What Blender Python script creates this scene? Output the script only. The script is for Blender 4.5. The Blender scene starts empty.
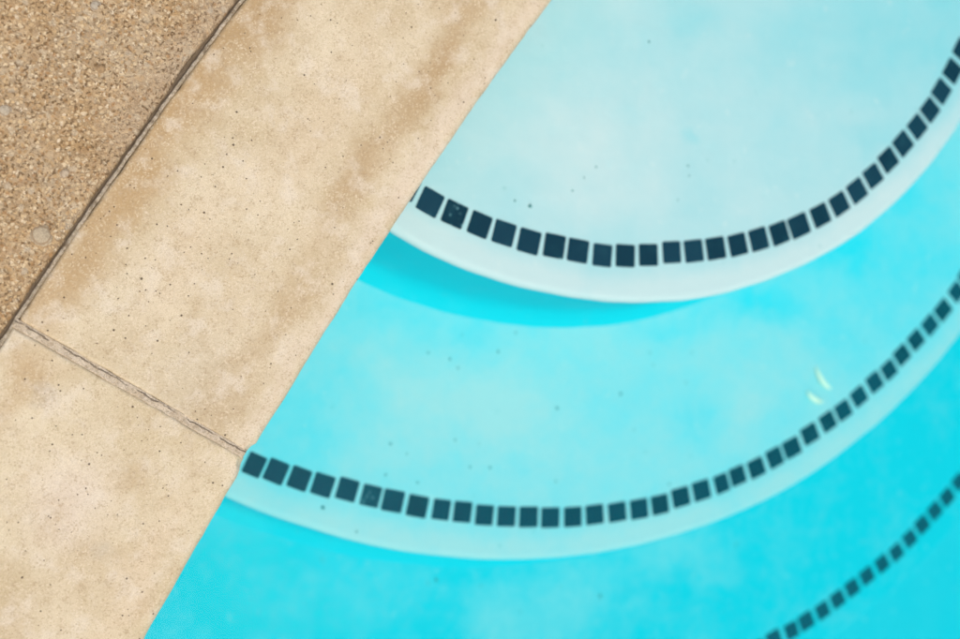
import bpy, bmesh, math, random
from mathutils import Vector, Matrix, noise
random.seed(7)
R = math.radians
scene = bpy.context.scene
COL = scene.collection

# ------------------------------------------------------------------ node helper
class NT:
    def __init__(s, name):
        s.m = bpy.data.materials.new(name); s.m.use_nodes = True
        s.t = s.m.node_tree; s.t.nodes.clear()
        s.out = s.t.nodes.new('ShaderNodeOutputMaterial')
    def n(s, typ, **kw):
        nd = s.t.nodes.new(typ)
        for k, v in kw.items(): setattr(nd, k, v)
        return nd
    def put(s, sock, v):
        if v is None: return
        if isinstance(v, bpy.types.NodeSocket): s.t.links.new(v, sock)
        elif isinstance(v, (tuple, list)) and sock.type == 'RGBA' and len(v) == 3: sock.default_value = (*v, 1)
        else: sock.default_value = v
    def math(s, op, a, b=None, clamp=False):
        nd = s.n('ShaderNodeMath', operation=op, use_clamp=clamp)
        s.put(nd.inputs[0], a); s.put(nd.inputs[1], b); return nd.outputs[0]
    def vmath(s, op, a, b=None, out=0):
        nd = s.n('ShaderNodeVectorMath', operation=op)
        s.put(nd.inputs[0], a); s.put(nd.inputs[1], b)
        return nd.outputs['Value'] if op in ('LENGTH', 'DISTANCE') else nd.outputs[0]
    def noise(s, vec, scale, detail=3, rough=.55, col=False):
        nd = s.n('ShaderNodeTexNoise'); s.put(nd.inputs['Vector'], vec)
        nd.inputs['Scale'].default_value = scale; nd.inputs['Detail'].default_value = detail
        nd.inputs['Roughness'].default_value = rough
        return nd.outputs['Color' if col else 'Fac']
    def vor(s, vec, scale, feature='F1', rand=1.0):
        nd = s.n('ShaderNodeTexVoronoi', feature=feature); s.put(nd.inputs['Vector'], vec)
        nd.inputs['Scale'].default_value = scale; nd.inputs['Randomness'].default_value = rand
        return nd
    def step(s, v, a, b, lo=0., hi=1.):
        nd = s.n('ShaderNodeMapRange', interpolation_type='SMOOTHSTEP')
        s.put(nd.inputs[0], v); s.put(nd.inputs[1], a); s.put(nd.inputs[2], b)
        s.put(nd.inputs[3], lo); s.put(nd.inputs[4], hi); return nd.outputs[0]
    def mix(s, f, a, b, mode='MIX'):
        nd = s.n('ShaderNodeMix', data_type='RGBA', blend_type=mode)
        s.put(nd.inputs[0], f); s.put(nd.inputs[6], a); s.put(nd.inputs[7], b); return nd.outputs[2]
    def ramp(s, f, stops, interp='LINEAR'):
        nd = s.n('ShaderNodeValToRGB'); cr = nd.color_ramp; cr.interpolation = interp
        while len(cr.elements) < len(stops): cr.elements.new(.5)
        for e, (p, c) in zip(cr.elements, stops): e.position = p; e.color = (*c, 1)
        s.put(nd.inputs[0], f); return nd.outputs[0]
    def coord(s, which='Object'):
        return s.n('ShaderNodeTexCoord').outputs[which]
    def xyz(s, v):
        nd = s.n('ShaderNodeSeparateXYZ'); s.put(nd.inputs[0], v); return nd.outputs
    def blob(s, vec, c, rx, ry, a=.3, b=1.):
        d = s.vmath('SUBTRACT', vec, (c[0], c[1], c[2] if len(c) > 2 else 0.))
        d = s.vmath('MULTIPLY', d, (1 / rx, 1 / ry, 0.))
        return s.step(s.vmath('LENGTH', d), a, b, 1., 0.)
    def warp(s, vec, scale, amt, detail=3):
        w = s.vmath('SUBTRACT', s.noise(vec, scale, detail, col=True), (.5, .5, .5))
        return s.vmath('ADD', vec, s.vmath('MULTIPLY', w, (amt, amt, amt)))
    def bump(s, h, strength, dist, normal=None):
        nd = s.n('ShaderNodeBump'); s.put(nd.inputs['Height'], h)
        nd.inputs['Strength'].default_value = strength; nd.inputs['Distance'].default_value = dist
        s.put(nd.inputs['Normal'], normal); return nd.outputs[0]
    def bsdf(s, color, rough=.8, normal=None, spec=.3):
        nd = s.n('ShaderNodeBsdfPrincipled')
        s.put(nd.inputs['Base Color'], color); s.put(nd.inputs['Roughness'], rough)
        nd.inputs['Specular IOR Level'].default_value = spec
        s.put(nd.inputs['Normal'], normal)
        s.t.links.new(nd.outputs[0], s.out.inputs[0]); return s.m

# ------------------------------------------------------------------ materials
def mat_coping(name, stains, seed, tone):
    """Weathered cast-stone coping: u runs along the edge, v from the pool edge back to the deck (metres)."""
    k = NT(name); uv = k.coord('UV'); p = k.vmath('ADD', uv, (seed, seed * .7, 0))
    w = k.warp(k.warp(uv, 22, .045, 4), 90, .008, 2)
    big = k.noise(p, 14, 4, .6)
    col = k.mix(k.step(big, .32, .68), tone[0], tone[1])
    for c, rx, ry, colr, amt in stains:
        f = k.math('MULTIPLY', k.blob(w, c, rx, ry, .0, 1.1), amt * .92)
        col = k.mix(f, col, colr)
    # irregular medium mottling
    mm = k.noise(p, 60, 4, .65)
    col = k.mix(k.step(mm, .45, .75, 0, .34), col, (.40, .29, .16))
    col = k.mix(k.step(k.noise(k.vmath('ADD', p, (3, 1, 0)), 45, 4, .6), .48, .72, 0, .6), col, (.70, .64, .52))
    # sand grains
    g = k.vor(p, 900); gc = k.xyz(g.outputs['Color'])
    col = k.mix(k.math('MULTIPLY', k.step(gc[0], .58, .95, 0, .55), k.step(k.noise(p, 48, 4, .65), .35, .65, .25, 1)), col, (.72, .63, .46))
    col = k.mix(k.math('MULTIPLY', k.step(gc[1], .58, 1., 0, .42), k.step(k.noise(p, 120, 3, .6), .35, .65, .35, 1)), col, (.27, .185, .095))
    fine = k.noise(p, 1500, 2, .6)
    col = k.mix(k.step(fine, .3, .7, 0., .35), col, (.30, .21, .115))
    # scattered dark pits of two sizes
    pits = None
    for sc, th, r in ((95, .86, .13), (210, .84, .20), (330, .84, .25)):
        v = k.vor(k.vmath('ADD', p, (sc, 0, 0)), sc); vc = k.xyz(v.outputs['Color'])
        on = k.step(vc[0], th, th + .02)
        rr = k.math('MULTIPLY', vc[1], r)
        hole = k.math('MULTIPLY', on, k.step(v.outputs['Distance'], k.math('MULTIPLY', rr, .55), rr, 1, 0))
        pits = hole if pits is None else k.math('MAXIMUM', pits, hole)
    col = k.mix(k.math('MULTIPLY', pits, .85), col, (.075, .05, .03))
    h = k.math('ADD', k.math('MULTIPLY', fine, .5), k.math('MULTIPLY', k.noise(p, 380, 3, .6), .8))
    h = k.math('SUBTRACT', h, k.math('MULTIPLY', pits, 1.6))
    return k.bsdf(col, .85, k.bump(h, .8, .0006), .25)

def mat_slab():
    k = NT('exposed_aggregate'); uv = k.coord('UV'); u = k.xyz(uv)
    w = k.warp(uv, 300, .003, 2)
    base = k.mix(k.step(k.noise(uv, 26, 4, .6), .3, .7), (.37, .245, .115), (.51, .385, .23))
    base = k.mix(k.step(k.noise(k.vmath('ADD', uv, (3, 3, 0)), 70, 4, .65), .48, .75, 0, .7), base, (.26, .15, .062))
    base = k.mix(k.step(k.noise(uv, 18, 4, .6), .44, .66, 0, .6), base, (.46, .39, .27))
    # a smear of cement near the joint
    sm = k.math('MULTIPLY', k.step(k.math('ADD', u[1], k.math('MULTIPLY', k.math('SUBTRACT', k.noise(uv, 40, 3), .5), .03)), .196, .222, .55, 0), k.step(u[0], .08, .16))
    base = k.mix(sm, base, (.42, .345, .245))
    a = k.vor(w, 370); ac = k.xyz(a.outputs['Color'])
    stone = k.ramp(ac[0], [(0, (.26, .14, .055)), (.2, (.40, .26, .12)), (.45, (.54, .39, .21)), (.65, (.62, .49, .30)), (.85, (.64, .53, .35)), (1, (.70, .60, .43))])
    keep = k.math('SUBTRACT', .80, sm)
    col = k.mix(k.math('MULTIPLY', k.step(a.outputs['Distance'], .38, .6, 1, 0), keep), base, stone)
    b = k.vor(k.warp(k.vmath('ADD', uv, (5, 2, 0)), 160, .005, 2), 150); bc = k.xyz(b.outputs['Color'])
    peb = k.ramp(bc[1], [(0, (.32, .21, .11)), (.35, (.46, .36, .23)), (.7, (.52, .44, .31)), (1, (.42, .37, .28))])
    onb = k.math('MULTIPLY', k.step(bc[0], .60, .66), k.step(b.outputs['Distance'], .25, .46, 1, 0))
    col = k.mix(k.math('MULTIPLY', onb, .7), col, peb)
    rust = k.vor(k.vmath('ADD', uv, (1, 9, 0)), 260); rc = k.xyz(rust.outputs['Color'])
    col = k.mix(k.math('MULTIPLY', k.step(rc[0], .80, .86), k.step(rust.outputs['Distance'], .2, .5, .6, 0)), col, (.36, .185, .065))
    cr = k.vor(w, 370, 'DISTANCE_TO_EDGE').outputs['Distance']
    deep = k.math('MULTIPLY', k.step(cr, .02, .14, .45, 0), k.step(k.noise(uv, 210, 3, .6), .43, .56))
    pit = k.step(k.noise(k.vmath('ADD', uv, (2, 7, 0)), 420, 2, .5), .535, .64)
    pit = k.math('MAXIMUM', pit, k.math('MULTIPLY', k.step(k.noise(k.vmath('ADD', uv, (8, 1, 0)), 200, 3, .6), .60, .69), 1.))
    pit = k.math('MULTIPLY', pit, k.step(k.noise(k.vmath('ADD', uv, (6, 2, 0)), 45, 3, .6), .30, .60, .35, 1.))
    pit_shade = k.math('MULTIPLY', k.math('MAXIMUM', deep, pit), k.math('SUBTRACT', 1., k.math('MULTIPLY', onb, .8)))  # shade in the pits and between stones, put into the colour
    col = k.mix(k.math('MULTIPLY', pit_shade, .88), col, (.09, .048, .02))
    fine = k.noise(uv, 1300, 2, .6)
    col = k.mix(k.step(fine, .35, .7, 0, .45), col, (.32, .215, .11))
    h = k.math('ADD', k.math('MULTIPLY', k.step(cr, 0, .3), .8), k.math('MULTIPLY', fine, .35))
    h = k.math('ADD', h, k.math('MULTIPLY', onb, .4))
    h = k.math('SUBTRACT', h, k.math('MULTIPLY', pit, 1.1))
    return k.bsdf(col, .85, k.bump(h, .55, .0009), .15)

def mat_mortar(name, a, b, along):
    """Sandy mortar; along = 1 for a strip that runs back from the pool (a crack wanders along its middle), 0 for the long strip."""
    k = NT(name); uv = k.coord('UV'); u = k.xyz(uv)
    col = k.mix(k.step(k.noise(uv, 90, 4, .65), .35, .65), a, b)
    g = k.vor(uv, 800); gc = k.xyz(g.outputs['Color'])
    col = k.mix(k.step(gc[0], .6, .95, 0, .5), col, (.62, .54, .42))
    col = k.mix(k.step(gc[1], .6, .95, 0, .4), col, (.20, .145, .085))
    f = k.noise(uv, 1100, 3, .6)
    col = k.mix(k.step(f, .4, .7, 0, .4), col, (.22, .165, .10))
    h = f
    if along:
        x = k.math('ADD', u[0], k.math('MULTIPLY', k.math('SUBTRACT', k.noise(uv, 75, 4, .65), .5), .0075))
        ln = k.step(k.math('ABSOLUTE', k.math('SUBTRACT', x, .0013)), .0002, .0007, 1, 0)
        ln = k.math('MULTIPLY', ln, k.step(k.noise(k.vmath('ADD', uv, (4, 0, 0)), 55, 3), .40, .52))
        col = k.mix(k.math('MULTIPLY', ln, .75), col, (.10, .07, .045)); h = k.math('SUBTRACT', f, ln)
    else:
        col = k.mix(k.step(k.noise(k.vmath('ADD', uv, (4, 0, 0)), 130, 4, .7), .52, .66, 0, .6), col, (.13, .09, .05))
        col = k.mix(k.step(u[1], W + .0011, W + .0019, 0, .85), col, (.13, .095, .06))     # black dirt in the open side of the joint
    return k.bsdf(col, .9, k.bump(h, .9, .0009), .2)

DEEP = (.001, .53, .61); PALE = (.515, .615, .61); CYAN = (.001, .60, .69)
def mat_plaster(name, base_bleach, patches, contrast=.25, seed=0., fresh=CYAN, spots=.35, lip=None, fine=.45):
    """Blue pool plaster, bleached pale in irregular patches by wear and lime (object space, metres from the step's centre)."""
    k = NT(name); o = k.coord('Object'); p = k.vmath('ADD', o, (seed, seed * 1.7, 0))
    w = k.warp(k.warp(o, 9, .10, 4), 40, .02, 3)
    b = k.math('ADD', base_bleach, k.math('MULTIPLY', k.math('SUBTRACT', k.noise(k.warp(p, 14, .05), 13, 5, .6), .5), contrast * 2))
    if lip:
        b = k.math('ADD', b, k.step(k.vmath('LENGTH', k.vmath('MULTIPLY', k.warp(o, 20, .012), (1, 1, 0))), lip - .034, lip - .012, 0, .26))
    for c, rx, ry, amt in patches:
        b = k.math('ADD', b, k.math('MULTIPLY', k.blob(w, c, rx, ry, .0, 1.), amt))
    b = k.math('ADD', b, k.math('MULTIPLY', k.math('SUBTRACT', k.noise(p, 75, 4, .65), .5), contrast * fine))
    b = k.math('MAXIMUM', k.math('MINIMUM', b, 1.), 0.)
    col = k.mix(b, fresh, PALE)
    # lime spots and faint yellow scale
    v = k.noise(k.vmath('ADD', p, (4, 4, 0)), 55, 3, .6)
    col = k.mix(k.step(v, .62, .75, 0, spots), col, (.62, .66, .63))
    sp = k.vor(k.warp(p, 60, .01), 70); sc = k.xyz(sp.outputs['Color'])
    col = k.mix(k.math('MULTIPLY', k.step(sc[0], .93, .95), k.step(sp.outputs['Distance'], .05, .22, .35, 0)), col, (.20, .42, .42))
    h = k.noise(p, 30, 5, .6)
    return k.bsdf(col, .75, k.bump(h, .3, .004), .2)

def mat_tile(name, worn, blue=0):
    k = NT(name); o = k.coord('Object'); rnd = k.n('ShaderNodeObjectInfo').outputs['Random']
    p = k.vmath('ADD', o, k.n('ShaderNodeCombineXYZ').outputs[0])
    cb = k.n('ShaderNodeCombineXYZ'); k.put(cb.inputs[0], k.math('MULTIPLY', rnd, 13.)); k.put(cb.inputs[1], k.math('MULTIPLY', rnd, 7.))
    p = k.vmath('ADD', o, cb.outputs[0])
    col = k.mix(rnd, (.001, .010, .028), (.002, .020, .044)) if blue else k.mix(rnd, (.002, .018, .036), (.007, .034, .060))
    col = k.mix(k.step(k.noise(p, 90, 3, .6), .5, .8, 0, .35), col, (.02, .075, .10))
    if worn:
        v = k.vor(p, 260); vc = k.xyz(v.outputs['Color'])
        col = k.mix(k.math('MULTIPLY', k.step(vc[0], .72, .76), k.step(v.outputs['Distance'], .15, .45, .75, 0)), col, (.12, .27, .30))
    return k.bsdf(col, .35, None, .08)

def mat_plain(name, c, rough=.8, var=.3):
    k = NT(name); o = k.coord('Object')
    col = k.mix(k.step(k.noise(o, 600, 3), .35, .65, 0, var), c, tuple(x * .45 for x in c))
    return k.bsdf(col, rough, None, .2)

def mat_water():
    k = NT('pool_water')
    tr = k.n('ShaderNodeBsdfTransparent'); gl = k.n('ShaderNodeBsdfGlossy'); gl.inputs['Roughness'].default_value = .03
    fr = k.n('ShaderNodeFresnel'); fr.inputs[0].default_value = 1.33
    o = k.coord('Object'); nb = k.bump(k.noise(o, 5, 3, .5), .15, .03)
    k.put(gl.inputs['Normal'], nb); k.put(fr.inputs['Normal'], nb)
    mx = k.n('ShaderNodeMixShader'); k.put(mx.inputs[0], k.math('MULTIPLY', fr.outputs[0], .25)); k.put(mx.inputs[1], tr.outputs[0]); k.put(mx.inputs[2], gl.outputs[0])
    k.t.links.new(mx.outputs[0], k.out.inputs[0])
    ab = k.n('ShaderNodeVolumeAbsorption'); ab.inputs[0].default_value = (1 - .95, 1 - .04, 1 - .015, 1); ab.inputs[1].default_value = WATER_ABS
    sc = k.n('ShaderNodeVolumeScatter'); sc.inputs[0].default_value = (.01, .82, .90, 1); sc.inputs[1].default_value = WATER_SCAT
    ad = k.n('ShaderNodeAddShader'); k.put(ad.inputs[0], ab.outputs[0]); k.put(ad.inputs[1], sc.outputs[0])
    k.t.links.new(ad.outputs[0], k.out.inputs[1]); return k.m
WATER_ABS = 1.8; WATER_SCAT = .42

# ------------------------------------------------------------------ object helpers
def mesh_obj(name, verts, faces, mat, origin=(0, 0, 0), uvs=None, smooth=True, parent=None, fmat=None):
    me = bpy.data.meshes.new(name); o = Vector(origin)
    me.from_pydata([Vector(v) - o for v in verts], [], faces); me.update()
    for m in (mat if isinstance(mat, (list, tuple)) else [mat]): me.materials.append(m)
    if uvs:
        lay = me.uv_layers.new(name='UVMap')
        for l in me.loops: lay.data[l.index].uv = uvs[l.vertex_index]
    if fmat: me.polygons.foreach_set('material_index', fmat)
    me.polygons.foreach_set('use_smooth', [smooth] * len(me.polygons))
    ob = bpy.data.objects.new(name, me); ob.location = origin; COL.objects.link(ob)
    if parent: ob.parent = parent
    return ob
def tag(o, label=None, cat=None, group=None, kind=None):
    for k, v in (('label', label), ('category', cat), ('group', group), ('kind', kind)):
        if v: o[k] = v
    return o

# the pool edge is a gentle arc; (s, t) = metres along it and metres back from it
CX, CY, R0, A0, RM = 3.7513, -2.3891, 4.2328, R(147.2), 4.3266
def P(s, t, z=0.):
    a = A0 - s / RM
    return Vector((CX + (R0 + t) * math.cos(a), CY + (R0 + t) * math.sin(a), z))
def n3(x, y, z=0.): return noise.noise(Vector((x, y, z)))

def grid(ss, ts, zf, bottom, wob=None):
    """Closed slab over the (s, t) grid: top heights zf(s, t, i, j), skirt and base at z = bottom."""
    V, UV, F = [], [], []; ns, nt = len(ss), len(ts)
    for i, s in enumerate(ss):
        for j, t in enumerate(ts):
            ds, dt, z = zf(s, t)
            V.append(P(s + ds, t + dt, z)); UV.append((s, t))
    idx = lambda i, j: i * nt + j
    for i in range(ns - 1):
        for j in range(nt - 1):
            F.append((idx(i, j), idx(i, j + 1), idx(i + 1, j + 1), idx(i + 1, j)))
    ring = [idx(i, 0) for i in range(ns)] + [idx(ns - 1, j) for j in range(1, nt)] + [idx(i, nt - 1) for i in range(ns - 2, -1, -1)] + [idx(0, j) for j in range(nt - 2, 0, -1)]
    b0 = len(V)
    for r in ring:
        v = V[r]; V.append(Vector((v.x, v.y, bottom))); UV.append(UV[r])
    m = len(ring)
    for q in range(m):
        F.append((ring[q], ring[(q + 1) % m], b0 + (q + 1) % m, b0 + q))
    F.append(tuple(b0 + q for q in range(m - 1, -1, -1)))
    return V, F, UV

def spaced(a, b, fine, edge, ef):
    """Values from a to b: ef apart within `edge` of both ends, `fine` apart between."""
    out = []; x = a
    while x < b - 1e-9:
        out.append(x); x += ef if (x - a < edge or b - x < edge) else fine
    out.append(b); return out

# ------------------------------------------------------------------ coping stones
W = .1868
def coping(name, s0, s1, mat, seed, chips=()):
    def zf(s, t):
        d_p, d_b = t, W - t; d_e = min(s - s0, s1 - s)
        z = .0006 * n3(s * 14 + seed, t * 14) + .0003 * n3(s * 60, t * 60, seed)
        def rnd(d, r):
            return -(r - math.sqrt(max(r * r - (r - d) ** 2, 0))) if d < r else 0
        z += rnd(d_p, .009) + rnd(d_b, .003 + .001 * n3(s * 60, seed)) + rnd(d_e, .0028 + .0010 * n3(t * 70, seed, 2))
        ds = dt = 0
        if d_p < .02: dt = (.0009 * n3(s * 25, seed) + .0005 * n3(s * 110, seed)) * (1 - d_p / .02)
        if d_b < .01: dt -= (.001 + .001 * n3(s * 45, seed, 5) + .0006 * n3(s * 190, seed)) * (1 - d_b / .01)
        if d_e < .01:
            k = (1 - d_e / .01) * (1 if s - s0 < s1 - s else -1)
            ds = k * (.0004 + .0008 * n3(t * 50, seed, 9) + .0005 * n3(t * 200, seed))
        for cs, ct, r, dep in chips:
            q = math.hypot(s - cs, t - ct) / r
            if q < 1: z -= dep * (1 - q * q); dt += .5 * dep * (1 - q * q)
        return ds, dt, z
    ss = spaced(s0, s1, .006, .012, .0008); ts = spaced(0, W, .005, .012, .001)
    V, F, UV = grid(ss, ts, zf, -.040)
    return mesh_obj(name, V, F, mat, P((s0 + s1) / 2, W / 2, -.04), UV)

TAN = (.36, .235, .10); OCH = (.39, .245, .095); CRM = (.64, .54, .38); GRY = (.44, .40, .32); PNK = (.64, .53, .37)
up_st = [((.30, .046), .16, .022, TAN, .62), ((.21, .045), .06, .024, TAN, .55), ((.10, .036), .11, .018, TAN, .5), ((.02, .04), .05, .03, TAN, .35),
         ((.33, .048), .05, .016, TAN, .5), ((.15, .180), .30, .036, OCH, .85), ((.28, .168), .12, .036, TAN, .7), ((.03, .168), .05, .02, OCH, .45),
         ((.25, .010), .6, .016, (.655, .57, .44), .85), ((.24, .095), .12, .035, CRM, .6), ((.10, .12), .10, .03, CRM, .6), ((.03, .06), .06, .05, GRY, .25),
         ((.09, .075), .05, .03, TAN, .28), ((.40, .06), .06, .03, TAN, .5), ((.38, .13), .08, .04, TAN, .3)]
lo_st = [((-.085, .095), .05, .045, (.68, .60, .49), .8), ((-.02, .163), .03, .02, OCH, .6), ((-.05, .165), .05, .016, OCH, .4), ((-.034, .150), .009, .009, (.36, .32, .27), .55),
         ((-.055, .06), .025, .02, TAN, .35), ((-.11, .03), .10, .018, PNK, .7), ((-.12, .06), .05, .03, TAN, .3), ((-.10, .10), .02, .02, TAN, .25),
         ((-.106, .053), .014, .011, GRY, .5), ((-.13, .02), .012, .01, OCH, .3), ((-.2, .1), .08, .05, TAN, .4)]
mu = mat_coping('coping_stone_stained', up_st, 3.1, ((.535, .45, .29), (.645, .57, .405)))
ml = mat_coping('coping_stone_pale', lo_st, 8.4, ((.55, .465, .30), (.665, .59, .42)))
G = 'coping stones along the pool edge'
tag(coping('coping_stone', .0022, 1.2, mu, 1.3, chips=((.004, .0, .007, .003),)),
    'long tan coping stone with brown stains, running above the cross joint beside the pool', 'coping stone', G)
tag(coping('coping_stone', -1.2, -.0022, ml, 6.7, chips=((-.004, .0, .009, .004),)),
    'paler cream coping stone in the corner below the cross joint, with an ochre patch', 'coping stone', G)

# mortar between the two stones, and the strip behind them
def strip(name, s0, s1, t0, t1, mat, z0, amp, fs, ft, seed, gutter=9.):
    def zf(s, t):
        e = min(s - s0, s1 - s, t - t0, t1 - t)
        z = z0 + amp * n3(s * 80, t * 80, seed) + .5 * amp * n3(s * 300, t * 300, seed) - (.0012 if e < 1e-6 else 0) - .0036 * min(1, max(0, (t - gutter - .0006 * n3(s * 90, 3)) / .0006))
        return .0006 * n3(s * 60, t * 60, seed + 3), (.0006 * n3(s * 70, seed + 8) + .0004 * n3(s * 240, seed)) , z
    k = lambda a, b, f: [a + (b - a) * i / max(1, round((b - a) / f)) for i in range(max(1, round((b - a) / f)) + 1)]
    V, F, UV = grid(k(s0, s1, fs), k(t0, t1, ft), zf, -.038)
    return mesh_obj(name, V, F, mat, P((s0 + s1) / 2, (t0 + t1) / 2, -.038), UV)
mm1 = mat_mortar('pale_mortar', (.50, .41, .285), (.60, .515, .385), 1); mm2 = mat_mortar('grey_mortar', (.31, .26, .175), (.45, .39, .29), 0)
tag(strip('mortar_joint', -.0034, .0034, .005, W + .001, mm1, -.0008, .0008, .0005, .0011, 2.),
    'cracked grey mortar filling the cross joint between the two coping stones', 'mortar joint', 'mortar joints')
tag(strip('mortar_joint', -1.2, 1.2, W - .0012, W + .0052, mm2, -.0016, .0010, .0012, .0005, 4., gutter=W + .0014),
    'long thin grey mortar strip between the coping stones and the pebbly slab', 'mortar joint', 'mortar joints')

# ------------------------------------------------------------------ deck slab of exposed aggregate
def slab():
    T0 = W + .0030
    def zf(s, t):
        d = t - T0
        z = 0.0006 * n3(s * 20, t * 20)
        if t < T0 + .26 and -.3 < s < .5:
            dv = noise.voronoi(Vector((s * 370, t * 370, 0)))[0]
            z += .0011 * min(1, max(0, (dv[1] - dv[0]) * 1.6)) - .0006
            dv = noise.voronoi(Vector((s * 125 + 5, t * 125, 2)))[0]
            z += .0007 * max(0, .5 - dv[0]) + .0008 * n3(s * 150, t * 150, 3)
        r = .006 + .003 * n3(s * 30, 4)
        if d < r: z -= r - math.sqrt(max(r * r - (r - d) ** 2, 0))
        dt = 0
        if d < .01: dt = (.0010 * n3(s * 12, 7) + .0012 * n3(s * 45, 2) + .0007 * n3(s * 170, 3)) * (1 - d / .01)
        # the broken bit of the slab's edge where the joint gapes
        if d < .012: dt += .0020 * math.exp(-((s - .212) / .016) ** 2) * (1 - d / .012)
        return 0, dt, z
    ss = [-1.3 + .1 * i for i in range(10)]; x = -.3
    while x < .5: ss.append(x); x += .0013
    ss += [.5 + .1 * i for i in range(9)]
    ts = []; x = T0
    while x < T0 + .012: ts.append(x); x += .0007
    while x < T0 + .24: ts.append(x); x += .0014
    ts += [T0 + .26 + .13 * i for i in range(12)]
    V, F, UV = grid(ss, ts, zf, -.09)
    sl = mesh_obj('paving_slab', V, F, mat_slab(), P(0, .9, -.09), UV)
    tag(sl, 'rough sandy paving slab of exposed pebbles in the corner behind the coping', 'paving slab')
    # the larger pebbles that show in its face
    for i, (s, t, r, c) in enumerate(((.0575, .2040, .0076, (.44, .365, .245)), (.205, .262, .0040, (.42, .37, .28)), (.10, .214, .0036, (.48, .39, .27)),
                            (.113, .268, .0045, (.44, .38, .28)), (.172, .235, .0032, (.36, .24, .12)))):
        bm = bmesh.new(); bmesh.ops.create_icosphere(bm, subdivisions=4, radius=1)
        for v in bm.verts:
            f = 1 + .16 * n3(v.co.x * 1.6 + i * 7, v.co.y * 1.6, v.co.z) + .05 * n3(v.co.x * 6, v.co.y * 6 + i, v.co.z)
            v.co = Vector((v.co.x * r * f, v.co.y * r * f * .9, v.co.z * r * .26 * f))
        me = bpy.data.meshes.new('pebble'); bm.to_mesh(me); bm.free()
        me.polygons.foreach_set('use_smooth', [True] * len(me.polygons))
        k = NT('pebble_stone'); o = k.coord('Object')
        cc = k.mix(k.step(k.noise(o, 700, 3, .6), .35, .7, 0, .6), c, tuple(x * .5 for x in c))
        cc = k.mix(k.step(k.noise(o, 1500, 2, .6), .5, .7, 0, .5), cc, (.30, .21, .12))
        rr = k.math('DIVIDE', k.vmath('LENGTH', k.warp(o, 300, .002)), r)
        cc = k.mix(k.math('MULTIPLY', k.step(k.math('ABSOLUTE', k.math('SUBTRACT', rr, .80)), .03, .12, .7, 0), 1.), cc, (.24, .16, .085))
        me.materials.append(k.bsdf(cc, .8, k.bump(k.noise(o, 900, 3), .6, .0006), .25))
        ob = bpy.data.objects.new('pebble', me); COL.objects.link(ob); ob.parent = sl
        ob.location = P(s, t, -.0006) - sl.location; ob.rotation_euler.z = random.uniform(0, 6)
slab()

# ------------------------------------------------------------------ pool basin
Z1, Z2, Z3, ZF, ZW = -.092, -.241, -.333, -.45, -.046
WALL = .012
def basin():
    # inner outline of the basin: the near arc under the coping, then three straight sides far outside the picture
    arc = [P(-1.25 + .05 * i, WALL) for i in range(51)]
    inn = arc + [Vector((arc[-1].x + 2.6, arc[-1].y - .3, 0)), Vector((arc[0].x + 3.6, arc[0].y - .5, 0))]
    c = sum(inn, Vector()) / len(inn)
    out = [P(-1.25 + .05 * i, WALL + .14) for i in range(51)] + [v + (v - c).normalized() * .2 for v in inn[-2:]]
    n = len(inn); V, F = [], []
    for ring, z in ((inn, ZF - .02), (inn, -.0402), (out, -.0402), (out, ZF - .02)):
        V += [Vector((v.x, v.y, z)) for v in ring]
    for r in range(4):
        for i in range(n):
            F.append((r * n + i, ((r + 1) % 4) * n + i, ((r + 1) % 4) * n + (i + 1) % n, r * n + (i + 1) % n))
    pl = mat_plaster('basin_plaster', .08, [], .10, 5., DEEP)
    w = mesh_obj('pool_wall', V, F, pl, P(0, .08, ZF - .02), smooth=False)
    tag(w, 'blue plastered pool wall dropping into the water under the coping stones', 'pool wall')
    mid = [inn[i] + (out[i] - inn[i]) * .3 for i in range(n)]
    fl = mesh_obj('pool_floor', [Vector((v.x, v.y, ZF)) for v in mid] + [Vector((v.x, v.y, ZF - .06)) for v in mid],
                  [tuple(range(n - 1, -1, -1)), tuple(range(n, 2 * n))] + [(i, (i + 1) % n, n + (i + 1) % n, n + i) for i in range(n)], pl, (.584, .52, ZF), smooth=False)
    tag(fl, 'bright blue plastered floor of the pool below the lowest step', 'pool floor', kind='structure')
    wt = mesh_obj('water', [Vector((v.x, v.y, ZW)) for v in mid] + [Vector((v.x, v.y, ZF - .03)) for v in mid],
                  [tuple(range(n - 1, -1, -1)), tuple(range(n, 2 * n))] + [(i, (i + 1) % n, n + (i + 1) % n, n + i) for i in range(n)], mat_water(), (.584, .52, ZW), smooth=False)
    tag(wt, 'still clear turquoise pool water over the curved steps', 'water', kind='structure')
basin()

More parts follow.
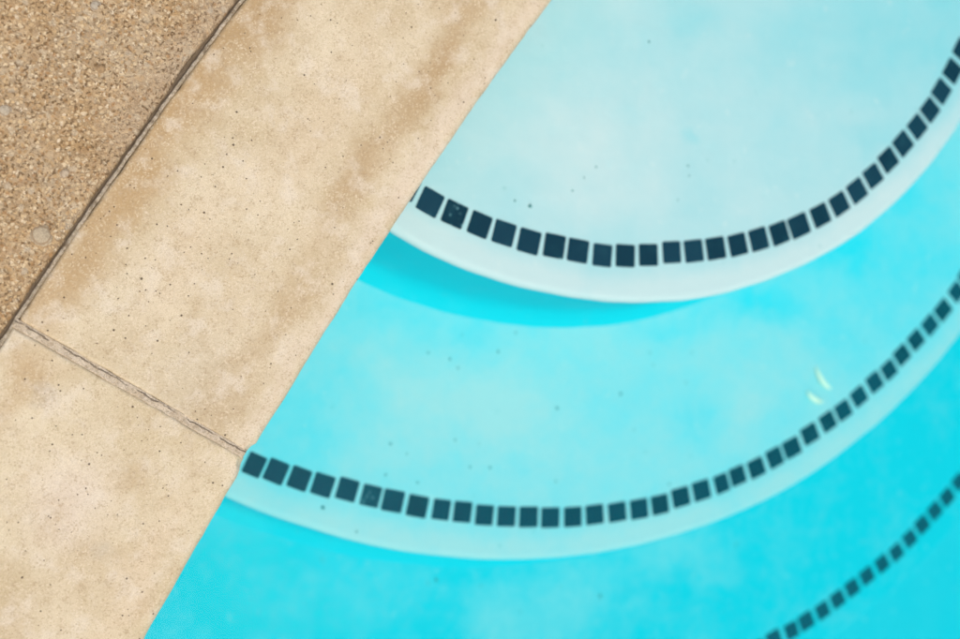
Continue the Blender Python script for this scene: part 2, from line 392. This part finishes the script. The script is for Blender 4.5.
# ------------------------------------------------------------------ curved steps with tile rows
CXS, CYS = .584, .520
def step(rad, ztop, h, mats, label, seed):
    root = bpy.data.objects.new('pool_step', None); root.location = (CXS, CYS, ztop); COL.objects.link(root)
    root.empty_display_size = .05
    tag(root, label, 'pool step', 'curved pool steps')
    nr = .0065
    prof = [(0, 0), (rad * .5, 0), (rad - .06, 0), (rad - nr - .003, 0)]
    nn = 6
    for i in range(nn + 1):
        a = math.pi / 2 * i / nn
        prof.append((rad - nr + nr * math.sin(a), -nr + nr * math.cos(a)))
    cut = len(prof) - 2
    prof += [(rad + .001, -h * .4), (rad + .003, -h + .030), (rad + .006, -h + .016), (rad + .012, -h + .006), (rad + .021, -h + .0012), (rad + .027, -h - .003), (rad + .027, -h - .03)]
    m = len(prof); N = 300; V, F, FM = [], [], []
    for i in range(N):
        a = 2 * math.pi * i / N
        for j, (r, z) in enumerate(prof):
            k = min(1, r / rad); k = k ** 8
            rr = r + k * (.0022 * n3(math.cos(a) * 4, math.sin(a) * 4, seed) + .0007 * n3(math.cos(a) * 18, math.sin(a) * 18, seed))
            V.append(Vector((rr * math.cos(a), rr * math.sin(a), z)))
    for i in range(N):
        i2 = (i + 1) % N
        for j in range(m - 1):
            if j == 0: F.append((i * m, i * m + 1, i2 * m + 1))
            else: F.append((i * m + j, i * m + j + 1, i2 * m + j + 1, i2 * m + j))
            FM.append(0 if j <= cut else 1)
    F.append(tuple(i * m + m - 1 for i in range(N - 1, -1, -1))); FM.append(1)
    ob = mesh_obj('step_body', V, F, mats, (0, 0, 0), None, True, root, FM)
    # trim the disc where it runs into the pool wall
    bm = bmesh.new(); bm.from_mesh(ob.data)
    bmesh.ops.remove_doubles(bm, verts=bm.verts, dist=1e-6)
    a, b = P(-.7, WALL + .03), P(.7, WALL + .03); d = (b - a).normalized(); nrm = Vector((d.y, -d.x, 0))
    if nrm.dot(Vector((CX, CY, 0)) - a) < 0: nrm = -nrm
    far = P(0, WALL + .055); far -= Vector((CXS, CYS, 0))
    g = bm.verts[:] + bm.edges[:] + bm.faces[:]
    res = bmesh.ops.bisect_plane(bm, geom=g, plane_co=Vector((far.x, far.y, 0)), plane_no=nrm, clear_inner=True)
    bmesh.ops.holes_fill(bm, edges=[e for e in bm.edges if e.is_boundary], sides=0)
    bm.to_mesh(ob.data); bm.free()
    ob.data.polygons.foreach_set('use_smooth', [True] * len(ob.data.polygons))
    return root

def tile_mesh(name, mat, sx=.0098, sy=.0098, r=.0017, seed=0):
    pts = []
    for cx, cy, a0 in ((1, 1, 0), (-1, 1, 90), (-1, -1, 180), (1, -1, 270)):
        for q in range(4):
            a = R(a0 + 30 * q); pts.append((cx * (sx - r) + r * math.cos(a), cy * (sy - r) + r * math.sin(a)))
    pts = [(x * (1 + .02 * n3(x * 90, y * 90, seed)), y * (1 + .02 * n3(x * 90, y * 90, seed + 4))) for x, y in pts]
    n = len(pts); V, F = [], []
    for sc, z in ((1, -.004), (1, .0002), (.975, .0006), (.94, .0008)):
        V += [(x * sc, y * sc, z) for x, y in pts]
    for l in range(3):
        for i in range(n): F.append((l * n + i, l * n + (i + 1) % n, (l + 1) * n + (i + 1) % n, (l + 1) * n + i))
    F.append(tuple(range(3 * n, 4 * n))); F.append(tuple(range(n - 1, -1, -1)))
    me = bpy.data.meshes.new(name); me.from_pydata(V, [], F); me.update(); me.materials.append(mat); return me

TM = mat_tile('dark_glass_tile', False); TMW = mat_tile('dark_glass_tile_scaled', True)
TB = mat_tile('blue_glass_tile', False, 1)
TSETS = {m: [tile_mesh('tile', m, seed=i * 3.3) for i in range(5)] for m in (TM, TB)}
TWORN = tile_mesh('tile', TMW, seed=1.)
def tiles(root, angs, rads, size, worn=(), mat=TM):
    for i, (a, r) in enumerate(zip(angs, rads)):
        w = i in worn
        o = bpy.data.objects.new('tile', TWORN if w else TSETS[mat][random.randrange(5)]); COL.objects.link(o); o.parent = root
        o.location = (r * math.cos(R(a)), r * math.sin(R(a)), 0)
        o.rotation_euler.z = R(a) + R(random.uniform(-1.5, 1.5))
        f = size * random.uniform(.97, 1.025); q = min(i, len(angs) - 2)
        pitch = (angs[q + 1] - angs[q]) if q == i else (angs[i] - angs[i - 1])
        o.scale = (f, f * (.2 + .8 * R(pitch) * r / .0252) * random.uniform(.985, 1.02), 1)
        if w: o['label'] = 'dark tile with pale scale spots'
def extend(angs, rads, lo, hi, dr):
    a, r = list(angs), list(rads); d = (a[-1] - a[0]) / (len(a) - 1)
    while a[0] - d > lo: a.insert(0, a[0] - d * random.uniform(.97, 1.03)); r.insert(0, r[0] * .5 + dr * .5)
    while a[-1] + d < hi: a.append(a[-1] + d * random.uniform(.97, 1.03)); r.append(r[-1] * .5 + dr * .5)
    return a, r
A1 = [-116.82, -113.85, -110.8, -107.85, -104.76, -101.67, -98.72, -95.62, -92.67, -89.65, -86.5, -83.49, -80.42, -77.28, -74.2, -71.11, -68.05, -64.59, -61.35, -58.12, -54.95, -51.73, -48.49, -45.21, -42.11, -38.94, -35.59, -32.26]
R1 = [469.7, 469.1, 468.4, 467.6, 467.6, 465.7, 465.6, 466.5, 465.2, 464.0, 462.3, 463.2, 464.1, 465.5, 466.4, 468.0, 469.2, 470.1, 470.6, 470.2, 468.9, 467.5, 466.9, 467.0, 467.2, 466.2, 465.4, 464.6]
A2 = [-117.19, -115.5, -113.66, -111.78, -109.83, -107.87, -106.03, -103.95, -101.93, -100.1, -98.19, -96.25, -94.29, -92.32, -90.26, -88.23, -86.1, -83.99, -81.95, -79.83, -77.7, -75.58, -73.81, -71.75, -69.62, -67.6, -65.31, -63.03, -61.02, -58.83, -56.59, -54.55, -52.47, -50.26, -48.03, -45.87, -43.44]
R2 = [730.5, 728.3, 726.6, 725.1, 722.3, 722.2, 722.0, 722.5, 722.2, 722.0, 723.4, 723.7, 724.1, 725.5, 726.4, 726.6, 727.6, 728.9, 729.6, 728.0, 728.0, 728.8, 727.7, 728.7, 727.8, 727.6, 725.0, 724.8, 725.1, 723.9, 723.3, 724.6, 722.9, 723.3, 724.7, 726.2, 726.9]
A3 = [-70.94, -69.34, -67.91, -66.3, -64.76, -63.22, -61.64, -59.99, -58.42, -56.82, -55.26, -53.67, -52.08, -50.46]
R3 = [968.3, 970.8, 970.6, 971.3, 970.9, 970.6, 970.6, 971.6, 973.2, 972.3, 971.1, 970.5, 970.7, 969.3]
mm_ = lambda l: [x / 1000 for x in l]

riser = mat_plaster('riser_plaster', .0, [((-.35, -.35), .25, .12, .04)], .12, 2., (.001, .545, .63), .06)
t1 = mat_plaster('tread_plaster_upper', .76, [((-.045, -.37), .12, .10, .25), ((.042, -.353), .012, .016, -.14), ((.36, -.23), .20, .20, -.32), ((.18, -.24), .16, .12, -.16), ((.06, -.24), .05, .04, -.12), ((.26, -.35), .08, .03, -.15), ((-.25, -.33), .10, .12, -.12)], .22, 1., fresh=(.03, .50, .57), lip=.508, fine=.4)
t2 = mat_plaster('tread_plaster_middle', .70, [((-.10, -.62), .18, .08, .30), ((.145, -.640), .06, .035, -.2), ((.16, -.61), .03, .05, -.12), ((.221, -.622), .05, .04, .18), ((-.309, -.60), .10, .10, -.35), ((.212, -.505), .12, .05, -.5), ((.33, -.44), .11, .06, -.35), ((.10, -.535), .10, .022, -.3), ((.42, -.34), .09, .10, -.3), ((.42, -.45), .22, .22, -.42), ((-.2, -.51), .2, .06, -.3)], .40, 3., lip=.768, fine=.9)
t3 = mat_plaster('tread_plaster_lower', .06, [((.027, -.845), .15, .07, .46), ((.185, -.80), .10, .05, .40), ((-.06, -.86), .06, .04, .25), ((-.10, -.82), .1, .03, .15), ((.6, -.75), .3, .2, -.1)], .34, 6., DEEP, .2, None, 1.3)
s1 = step(.508, Z1, Z1 - Z2, [t1, riser], 'topmost pale curved pool step, shallowest and nearest the surface, edged with navy tiles', 1.)
s2 = step(.768, Z2, Z2 - Z3, [t2, riser], 'middle turquoise curved pool step between the palest and the deepest, edged with tiles', 2.)
s3 = step(1.012, Z3, Z3 - ZF, [t3, riser], 'lowest and bluest curved pool step, its blurred tile row crossing the corner', 3.)
random.seed(21)
a, r = extend(A1, mm_(R1), -128, 12, .466); tiles(s1, a, r, 1.07, worn=[a.index(-113.85), a.index(-101.67)])
a, r = extend(A2, mm_(R2), -126, -12, .725); tiles(s2, a, r, 1.06, worn=[a.index(-107.87)], mat=TB)
a, r = extend(A3, mm_(R3), -96, -30, .970); tiles(s3, a, r, 1.02, mat=TB)

# ------------------------------------------------------------------ litter on the steps, and glare built as slivers
grit = mat_plain('dark_grit', (.10, .25, .25), .9)
def specks(pts, z, label, group, big=1.):
    for x, y in pts:
        bm = bmesh.new(); bmesh.ops.create_icosphere(bm, subdivisions=2, radius=1)
        rx = random.choice((.0011, .0013, .0016, .0019, .0024)) * big; ry = rx * random.uniform(.5, .95); sd = random.uniform(0, 99)
        for v in bm.verts:
            f = 1 + .35 * n3(v.co.x * 1.7 + sd, v.co.y * 1.7, v.co.z * 1.7)
            v.co = Vector((v.co.x * rx * f, v.co.y * ry * f, v.co.z * ry * .55 * f))
        me = bpy.data.meshes.new('grit_speck'); bm.to_mesh(me); bm.free(); me.materials.append(grit)
        o = bpy.data.objects.new('grit_speck', me); COL.objects.link(o)
        o.location = (CXS + x, CYS + y, z + ry * .3); o.rotation_euler.z = random.uniform(0, 6.3)
        tag(o, label, 'grit', group)
specks([(-0.0748, -0.4063), (-0.1322, -0.4164), (-0.1175, -0.4208), (-0.0627, -0.3942), (0.0361, -0.4126), (0.0492, -0.3896), (0.0088, -0.2667), (0.0483, -0.3802), (-0.0501, -0.3844)],
       Z1, 'tiny dark speck of grit lying on the topmost pale step', 'grit specks on the topmost step', .75)
specks([(0.1466, -0.5615), (0.0978, -0.5728), (0.094, -0.5598), (-0.2006, -0.6385), (-0.184, -0.6493), (-0.2064, -0.6682), (-0.2696, -0.6946), (-0.2368, -0.7202), (-0.1072, -0.6442), (-0.1175, -0.6667), (-0.0957, -0.6688), (-0.0221, -0.6882), (0.0851, -0.6649), (0.114, -0.7012), (-0.0483, -0.7378), (-0.133, -0.6389), (-0.1227, -0.535), (-0.1595, -0.5513), (-0.1364, -0.5584), (-0.1281, -0.5674), (-0.0639, -0.5343), (-0.084, -0.5527), (0.1387, -0.5937), (0.0568, -0.6019), (-0.0188, -0.6129), (0.0718, -0.6407), (-0.1736, -0.6781)],
       Z2, 'tiny dark speck of grit lying on the middle turquoise step', 'grit specks on the middle step', .85)
specks([(-0.0688, -0.8085), (-0.13, -0.7986), (-0.1208, -0.7964), (0.0776, -0.8359), (-0.2454, -0.7625), (0.264, -0.7961), (-0.0228, -0.8421)],
       Z3, 'tiny dark speck of grit lying on the lowest blue step', 'grit specks on the lowest step')

pk = NT('glare_paint'); po = pk.coord('Object')
PM = pk.bsdf(pk.mix(pk.step(pk.noise(po, 200, 3), .35, .7, 0, .5), (.97, .84, .66), (.93, .84, .72)), .7, None, .2)
def glare(pts, wid, label):  # solid cream crescent standing in for a smudge of glare on the step
    """A curled sliver: cupped crescent along pts, thickness half a millimetre."""
    a, b, c = [Vector((x, y, 0)) for x, y in pts]; V, F = [], []; n = 14; m = 5
    for i in range(n + 1):
        u = i / n; p = a * (1 - u) ** 2 + b * 2 * u * (1 - u) + c * u * u
        d = ((b - a) * (1 - u) + (c - b) * u).normalized(); q = Vector((-d.y, d.x, 0)); w = wid * math.sin(math.pi * (.06 + .9 * u)) ** .8
        for layer in (0, 1):
            for j in range(m):
                v = j / (m - 1) - .5
                V.append(p + q * w * v + Vector((0, 0, .0012 + 3.2 * w * v * v - .0006 * layer)))
    k = 2 * m
    for i in range(n):
        for j in range(m - 1):
            F.append((i * k + j, i * k + j + 1, (i + 1) * k + j + 1, (i + 1) * k + j))
            F.append((i * k + m + j, (i + 1) * k + m + j, (i + 1) * k + m + j + 1, i * k + m + j + 1))
        F.append((i * k, (i + 1) * k, (i + 1) * k + m, i * k + m)); F.append((i * k + m - 1, i * k + k - 1, (i + 1) * k + k - 1, (i + 1) * k + m - 1))
    org = Vector((b.x, b.y, Z2)); V = [v + Vector((0, 0, Z2)) for v in V]
    return tag(mesh_obj('glare_sliver', V, F, PM, org), label, 'glare', 'pale yellow slivers standing in for glare on the middle step')
glare([(.8962, -.0635), (.9005, -.085), (.9180, -.0885)], .0052, 'slim pale yellow sliver standing in for glare, the one nearer the top step, lying by the tile row')
glare([(.8835, -.0905), (.8890, -.1040), (.9060, -.1025)], .0056, 'pale yellow sliver standing in for glare just below its slimmer twin, almost touching the tile row')

# ------------------------------------------------------------------ light
az, el = R(-100), R(66)            # high, from the side the steps face
wd = bpy.data.worlds.new('World'); scene.world = wd; wd.use_nodes = True
nt = wd.node_tree; bg = nt.nodes['Background']; sky = nt.nodes.new('ShaderNodeTexSky'); sky.sky_type = 'NISHITA'
sky.sun_disc = False; sky.sun_elevation = el; sky.sun_rotation = math.pi / 2 - az
sky.air_density = 1.0; sky.dust_density = 6.0; sky.ozone_density = 1.0
nt.links.new(sky.outputs[0], bg.inputs[0]); bg.inputs[1].default_value = .15
sd = bpy.data.lights.new('sun', 'SUN'); sd.energy = 1.0; sd.angle = R(45); sd.color = (1, .965, .875)
so = bpy.data.objects.new('sun', sd); COL.objects.link(so); so.location = (2, 2, 4)
so.rotation_euler = Vector((math.cos(el) * math.cos(az), math.cos(el) * math.sin(az), math.sin(el))).to_track_quat('Z', 'Y').to_euler()

# ------------------------------------------------------------------ camera
th, ph = R(23.6), R(-1.3)
eu = Vector((math.cos(th), 0, math.sin(th))); ev = Vector((0, -1, 0)); fw = Vector((math.sin(th), 0, -math.cos(th)))
right = eu * math.cos(ph) - ev * math.sin(ph); up = -(eu * math.sin(ph) + ev * math.cos(ph))
cd = bpy.data.cameras.new('camera'); cam = bpy.data.objects.new('camera', cd); COL.objects.link(cam)
M = Matrix((right, up, -fw)).transposed().to_4x4(); M.translation = Vector((0, 0, .86)); cam.matrix_world = M
cd.sensor_width = 36; cd.lens = 45; cd.clip_start = .02; cd.clip_end = 200
cd.dof.use_dof = True; cd.dof.focus_distance = .86; cd.dof.aperture_fstop = 45 / 1000 / .0125
scene.camera = cam

scene.render.engine = 'CYCLES'; cy = scene.cycles
cy.use_denoising = True; cy.max_bounces = 10; cy.diffuse_bounces = 5; cy.transparent_max_bounces = 16; cy.volume_bounces = 2
cy.caustics_reflective = False; cy.caustics_refractive = False
vs = scene.view_settings; vs.view_transform = 'Standard'; vs.look = 'None'; vs.gamma = 1; vs.exposure = EXPOSURE = .2; vs.use_curve_mapping = False
